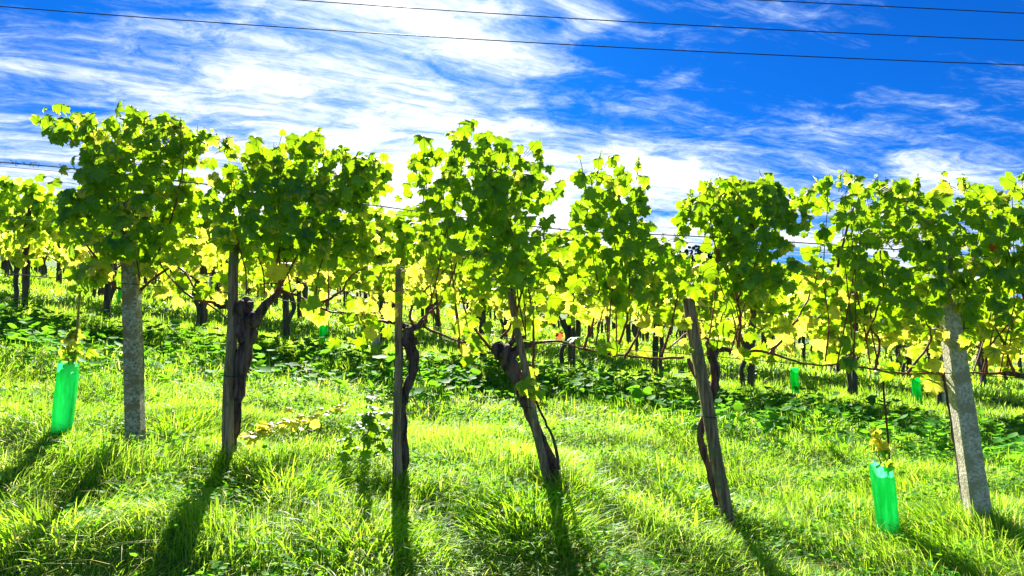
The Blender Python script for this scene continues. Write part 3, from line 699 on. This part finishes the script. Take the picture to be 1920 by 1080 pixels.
# fallen yellow shoot and leafy weed in the grass
def sprig(name, label, cat, pts, n, size, age, spread):
    loc = P(pts[0][0], pts[0][1], Y1 + pts[0][2]); root = empty(name, loc, label, cat)
    path = smooth_path([P(a, b, Y1 + dd) for a, b, dd in pts], 6); mb = MB(); mb.tube(path, [.005, .002], 5); mb.build('stem', M_SHOOT, root)
    mb = MB(); ii = rng.integers(0, len(path), n); pos = np.array([list(path[i]) for i in ii]) + rng.normal(0, spread, (n, 3))
    put_leaves(mb, pos, rng.normal(0, 1, (n, 3)) * [1, 1, .4], np.stack([rng.normal(0, .5, n), rng.normal(-.3, .5, n), np.ones(n)], 1), rng.uniform(size * .6, size * 1.3, n), np.clip(rng.normal(age, .15, n), 0, 1.1), T_NEAR)
    mb.build('foliage', [M_LEAF], root)
sprig('fallen_shoot', 'yellow leafy shoot lying on the grass right of the forked trunk', 'vine shoot', [(470, 815, -.05), (520, 795, .15), (580, 782, .4), (640, 765, .7)], 60, .035, .95, .022)
sprig('leafy_weed', 'clump of broad green weed leaves left of the hook-shaped trunk', 'weed', [(680, 850, .1), (690, 810, .15), (700, 780, .2)], 60, .045, .1, .075)

# ---------------------------------------------------------------- rows behind
def proto_vine(i, tpl, nl, label):
    root = empty('grapevine', (0, 0, 0), label, 'grapevine')
    mb = MB(); s_ = rng.uniform(-.06, .06)
    tr = smooth_path([(0, 0, -.1), (s_, 0, .25), (-s_ * .6, 0, .5), (s_ * .8, 0, .72)], 5, .006)
    mb.tube(tr, [.040, .031, .032, .044], 7, rough=.1)
    for sx in (-1, 1):
        mb.tube(smooth_path([(s_ * .8, 0, .68), (sx * .12, 0, .80), (sx * .35, rng.uniform(-.04, .04), .84), (sx * .62, 0, .74)], 4), [.02, .010, .006], 5)
    for q in range(8):
        x0 = -.55 + q * .157; mb.tube(smooth_path([(x0, 0, .8), (x0 + rng.uniform(-.08, .08), rng.uniform(-.05, .05), 1.25), (x0 + rng.uniform(-.12, .12), 0, 1.7)], 3), [.006, .003], 4)
    mb.build('trunk', M_DWOOD, root)
    mb = MB(); n = nl
    top = 1.86 + .10 * vnoise(np.linspace(-1, 1, 40), np.zeros(40), 4, i * 3.3) + rng.uniform(-.05, .05, 40)
    x = rng.normal(0, .40, n); x = np.clip(x, -.85, .85) + rng.uniform(-.06, .06, n)
    f = rng.beta(1.5, 1.15, n); low = .74 + .10 * np.sin(x * 7 + i)
    tx = np.interp(x, np.linspace(-1, 1, 40), top) - .22 * np.abs(x) ** 2
    z = low + (tx - low) * f
    y = rng.normal(0, .14, n)
    pos = np.stack([x, y, z], 1); sg = np.where(y > 0, 1., -1.)
    put_leaves(mb, pos, np.stack([rng.normal(0, .55, n), sg * .2 + rng.normal(0, .3, n), -np.abs(rng.normal(.9, .4, n))], 1), np.stack([rng.normal(0, .5, n), sg, rng.normal(.5, .4, n)], 1),
               rng.uniform(.055, .09, n), np.clip(rng.normal(.62 - .56 * f, .25, n), 0, 1), tpl)
    mb.build('foliage', M_FAR, root)
    return root
def copy_tree(o, loc, rz=0, sc=1, label=None, group=None):
    c = o.copy(); C.objects.link(c); c.location = loc; c.rotation_euler = (0, 0, rz); c.scale = (sc, sc, sc)
    for ch in o.children:
        d_ = ch.copy(); C.objects.link(d_); d_.parent = c
    if label: c['label'] = label
    if group: c['group'] = group
    return c
protos = [proto_vine(i, T_MID, 460, '-') for i in range(5)]
protos_far = [proto_vine(i + 9, T_FAR, 230, '-') for i in range(4)]
def proto_stake(mtl, w_, h_, name):
    mb = MB(); n = 8; mb.tube([(rng.uniform(-.004, .004), 0, -.2 + (h_ + .2) * i / n) for i in range(n + 1)], [w_ / 2 * 1.25, w_ / 2 * 1.1], 4, smooth=False, phase=.6)
    return tag(mb.build(name, mtl), '-', 'post')
st_dark = proto_stake(M_DWOOD, .085, 1.5, 'wooden_stake'); st_conc = proto_stake(M_PALE, .11, 1.75, 'concrete_post')
def proto_guard():
    mb = MB(); mb.tube([(0, 0, -.1), (0, 0, .15), (.01, 0, .3), (0, 0, .42)], .055, 8, cap=False); mb.tube([(0, 0, -.1), (0, 0, .15), (.01, 0, .3), (0, 0, .42)], .051, 8, cap=False)
    return tag(mb.build('vine_guard', M_TUBE), '-', 'vine guard')
gd = proto_guard()

ORD = ['leftmost', 'second from left', 'third from left', 'fourth from left', 'fifth from left', 'sixth from left', 'seventh from left', 'eighth from left', 'ninth from left',
       'tenth from left', 'eleventh from left', 'twelfth from left', 'thirteenth from left', 'fourteenth from left', 'fifteenth from left', 'sixteenth from left', 'seventeenth from left', 'eighteenth from left', 'nineteenth from left', 'twentieth from left']
ROWS = [9.3, 12.6, 16.2, 20.0, 24.0, 28.0]
rown = ['second', 'third', 'fourth', 'fifth', 'sixth', 'seventh', 'eighth']
used = set()
conc2 = [665, 1748, 1885]                       # pale posts of the second row, by photograph column
for r_i, yr in enumerate(ROWS):
    half = .80 * yr + .6 if r_i else .745 * yr; step = 1.28; x = -half + rng.uniform(0, .6) * (r_i > 0); k_i = 0
    while x < half:
        xx = x + rng.uniform(-.10, .10); yy = yr + rng.uniform(-.06, .06)
        src = (protos if yr < 15 else protos_far); pi_ = int(rng.integers(len(src))); pr = src[pi_]
        if rng.random() > (.03 if r_i else .0):
            sc = rng.uniform(.92, 1.06); rz = rng.choice([0, math.pi]) + rng.uniform(-.1, .1)
            if r_i == 0: lab, grp = f'backlit vine of the second row, {ORD[min(k_i, 19)]} there', 'vines of the second row'
            else: lab, grp = f'small backlit vine with a dark trunk in the {rown[r_i]} row back', f'vines of the {rown[r_i]} row'
            loc = (xx, yy, Gf(xx, yy))
            if (id(src), pi_) not in used:
                used.add((id(src), pi_)); pr.location = loc; pr.rotation_euler = (0, 0, rz); pr.scale = (sc,) * 3; pr['label'] = lab; pr['group'] = grp
            else: copy_tree(pr, loc, rz, sc, lab, grp)
        # a stake by every vine
        sx = xx + rng.choice([-1, 1]) * .09
        pxx = 960 + sx / yr * FPX
        conc = rng.random() < .12 if r_i else any(abs(pxx - c) < 90 for c in conc2)
        s0 = st_conc if conc else st_dark
        kindw = 'pale concrete post' if conc else 'dark wooden stake'
        c = s0 if s0['label'] == '-' else s0.copy()
        if c is not s0: C.objects.link(c)
        c.location = (sx, yy + .05, Gf(sx, yy)); c.rotation_euler = (rng.uniform(-.04, .04), rng.uniform(-.07, .03), rng.uniform(0, 3))
        if r_i == 0: c['label'] = f'{kindw} beside the second-row vine that is {ORD[min(k_i, 19)]}'
        else: c['label'] = f'{kindw} standing in the {rown[r_i]} row back'
        c['group'] = f'{kindw}s of the {rown[r_i]} row'
        x += step; k_i += 1
    if r_i < 2:
        for hz, nm in ((1.55, 'upper'), (.80, 'lower')):
            mb = MB(); mb.tube([(a, yr, Gf(a, yr) + hz + .01 * math.sin(a * 3)) for a in np.arange(-half, half, .4)], .003, 4)
            tag(mb.build('trellis_wire', M_WIRE, origin=(-half, yr, Gf(-half, yr))), f'{nm} trellis wire strung along the {rown[r_i]} row', 'wire')
for px, yr, lab in ((607, 8.9, 'small green guard under the near vine right of the forked trunk'), (590, 12.2, 'tiny green guard just above and left of another small guard'), (1488, 9.1, 'small green guard under the bright yellow leaves right of centre'),
                    (1716, 9.1, 'small leaning green guard left of the pale short post'), (226, 11.8, 'dull green guard peeping out left of the speckled concrete post'), (45, 13.5, 'tiny green guard among the posts at the far left')):
    x = (px - 960) / FPX * yr
    c = gd if gd['label'] == '-' else gd.copy()
    if c is not gd: C.objects.link(c)
    c.location = (x, yr, Gf(x, yr)); c.rotation_euler = (0, .06 if px > 1000 else 0, rng.uniform(0, 2)); c['label'] = lab; c['group'] = 'small green guards in the rows behind'

# far rows that read as one mass
def far_mass():
    mb = MB()
    for yr in (32.5, 37, 42, 48, 56, 66):
        n = int(yr * 1.7 * 120); x = rng.uniform(-.9 * yr, .9 * yr, n)
        f = rng.beta(1.5, 1.2, n); z = G(x, np.full(n, yr)) + .7 + f * (1.15 + .12 * np.sin(x * 4) * np.sin(x * 1.7))
        y = yr + rng.normal(0, .15, n); sg = np.where(rng.random(n) < .5, 1., -1.)
        put_leaves(mb, np.stack([x, y, z], 1), np.stack([rng.normal(0, .5, n), rng.normal(0, .3, n), -np.ones(n)], 1), np.stack([rng.normal(0, .5, n), sg, rng.normal(.5, .4, n)], 1),
                   rng.uniform(.09, .15, n), np.clip(rng.normal(.4, .25, n), 0, 1), T_FAR)
    tag(mb.build('distant_vines', M_FAR), 'mass of far vine rows filling the slope behind', 'vines', kind='stuff')
far_mass()

# ---------------------------------------------------------------- far trees
def far_tree(px, top_y, Y, wdt, label):
    p = P(px, top_y, Y); g = Gf(p.x, Y); H = p.z - g
    root = empty('tree', (p.x, Y, g), label, 'tree')
    mb = MB(); mb.tube(smooth_path([(p.x, Y, g - .5), (p.x + .2, Y, g + H * .4), (p.x, Y, g + H * .8)], 5), [H * .04, H * .015], 8, rough=.05)
    for a in np.linspace(0, 6, 7): mb.tube([(p.x, Y, g + H * .45), (p.x + math.cos(a) * wdt * .25, Y + math.sin(a) * wdt * .25, g + H * .7)], [H * .015, H * .005], 5)
    mb.build('trunk', M_DWOOD, root)
    n = 3800; mb = MB(); cl_ = rng.normal(0, 1, (26, 3)); cl_ = norm(cl_) * rng.uniform(.35, .95, 26)[:, None]
    ci = rng.integers(0, 26, n); q = cl_[ci] + rng.normal(0, .17, (n, 3))
    pos = np.array([p.x, Y, g + H * .6]) + q * [wdt / 2, wdt / 2, H * .42]
    put_leaves(mb, pos, rng.normal(0, 1, (n, 3)), rng.normal(0, 1, (n, 3)), rng.uniform(.25, .5, n), np.zeros(n), T_FAR)
    mb.build('crown', M_FARTREE, root)
far_tree(1290, 468, 110, 13, 'dark bluish tree seen in the gap right of the narrow leaf column')
far_tree(1225, 500, 120, 12, 'low dark tree behind the narrow leaf column')
far_tree(465, 445, 90, 9, 'dark green tree glimpsed between the first two near posts')

# ---------------------------------------------------------------- overhead power lines
def line(pts, label, Y=30, r=.024):
    xs = np.array([p[0] for p in pts]); co = np.polyfit(xs, [p[1] for p in pts], 2)
    X = np.linspace(-1400, 3300, 60); mb = MB()
    mb.tube([P(a, float(np.polyval(co, a)), Y) for a in X], r, 6, cap=False)
    tag(mb.build('power_line', M_CABLE, origin=tuple(P(960, float(np.polyval(co, 960)), Y))), label, 'power line')
line([(0, 12), (1000, 80), (1920, 122)], 'lowest dark overhead cable crossing the whole sky')
line([(560, 0), (1200, 42), (1920, 76)], 'middle dark overhead cable leaving the top edge left of centre')
line([(1420, 0), (1700, 14), (1920, 25)], 'short stretch of overhead cable in the top right corner')
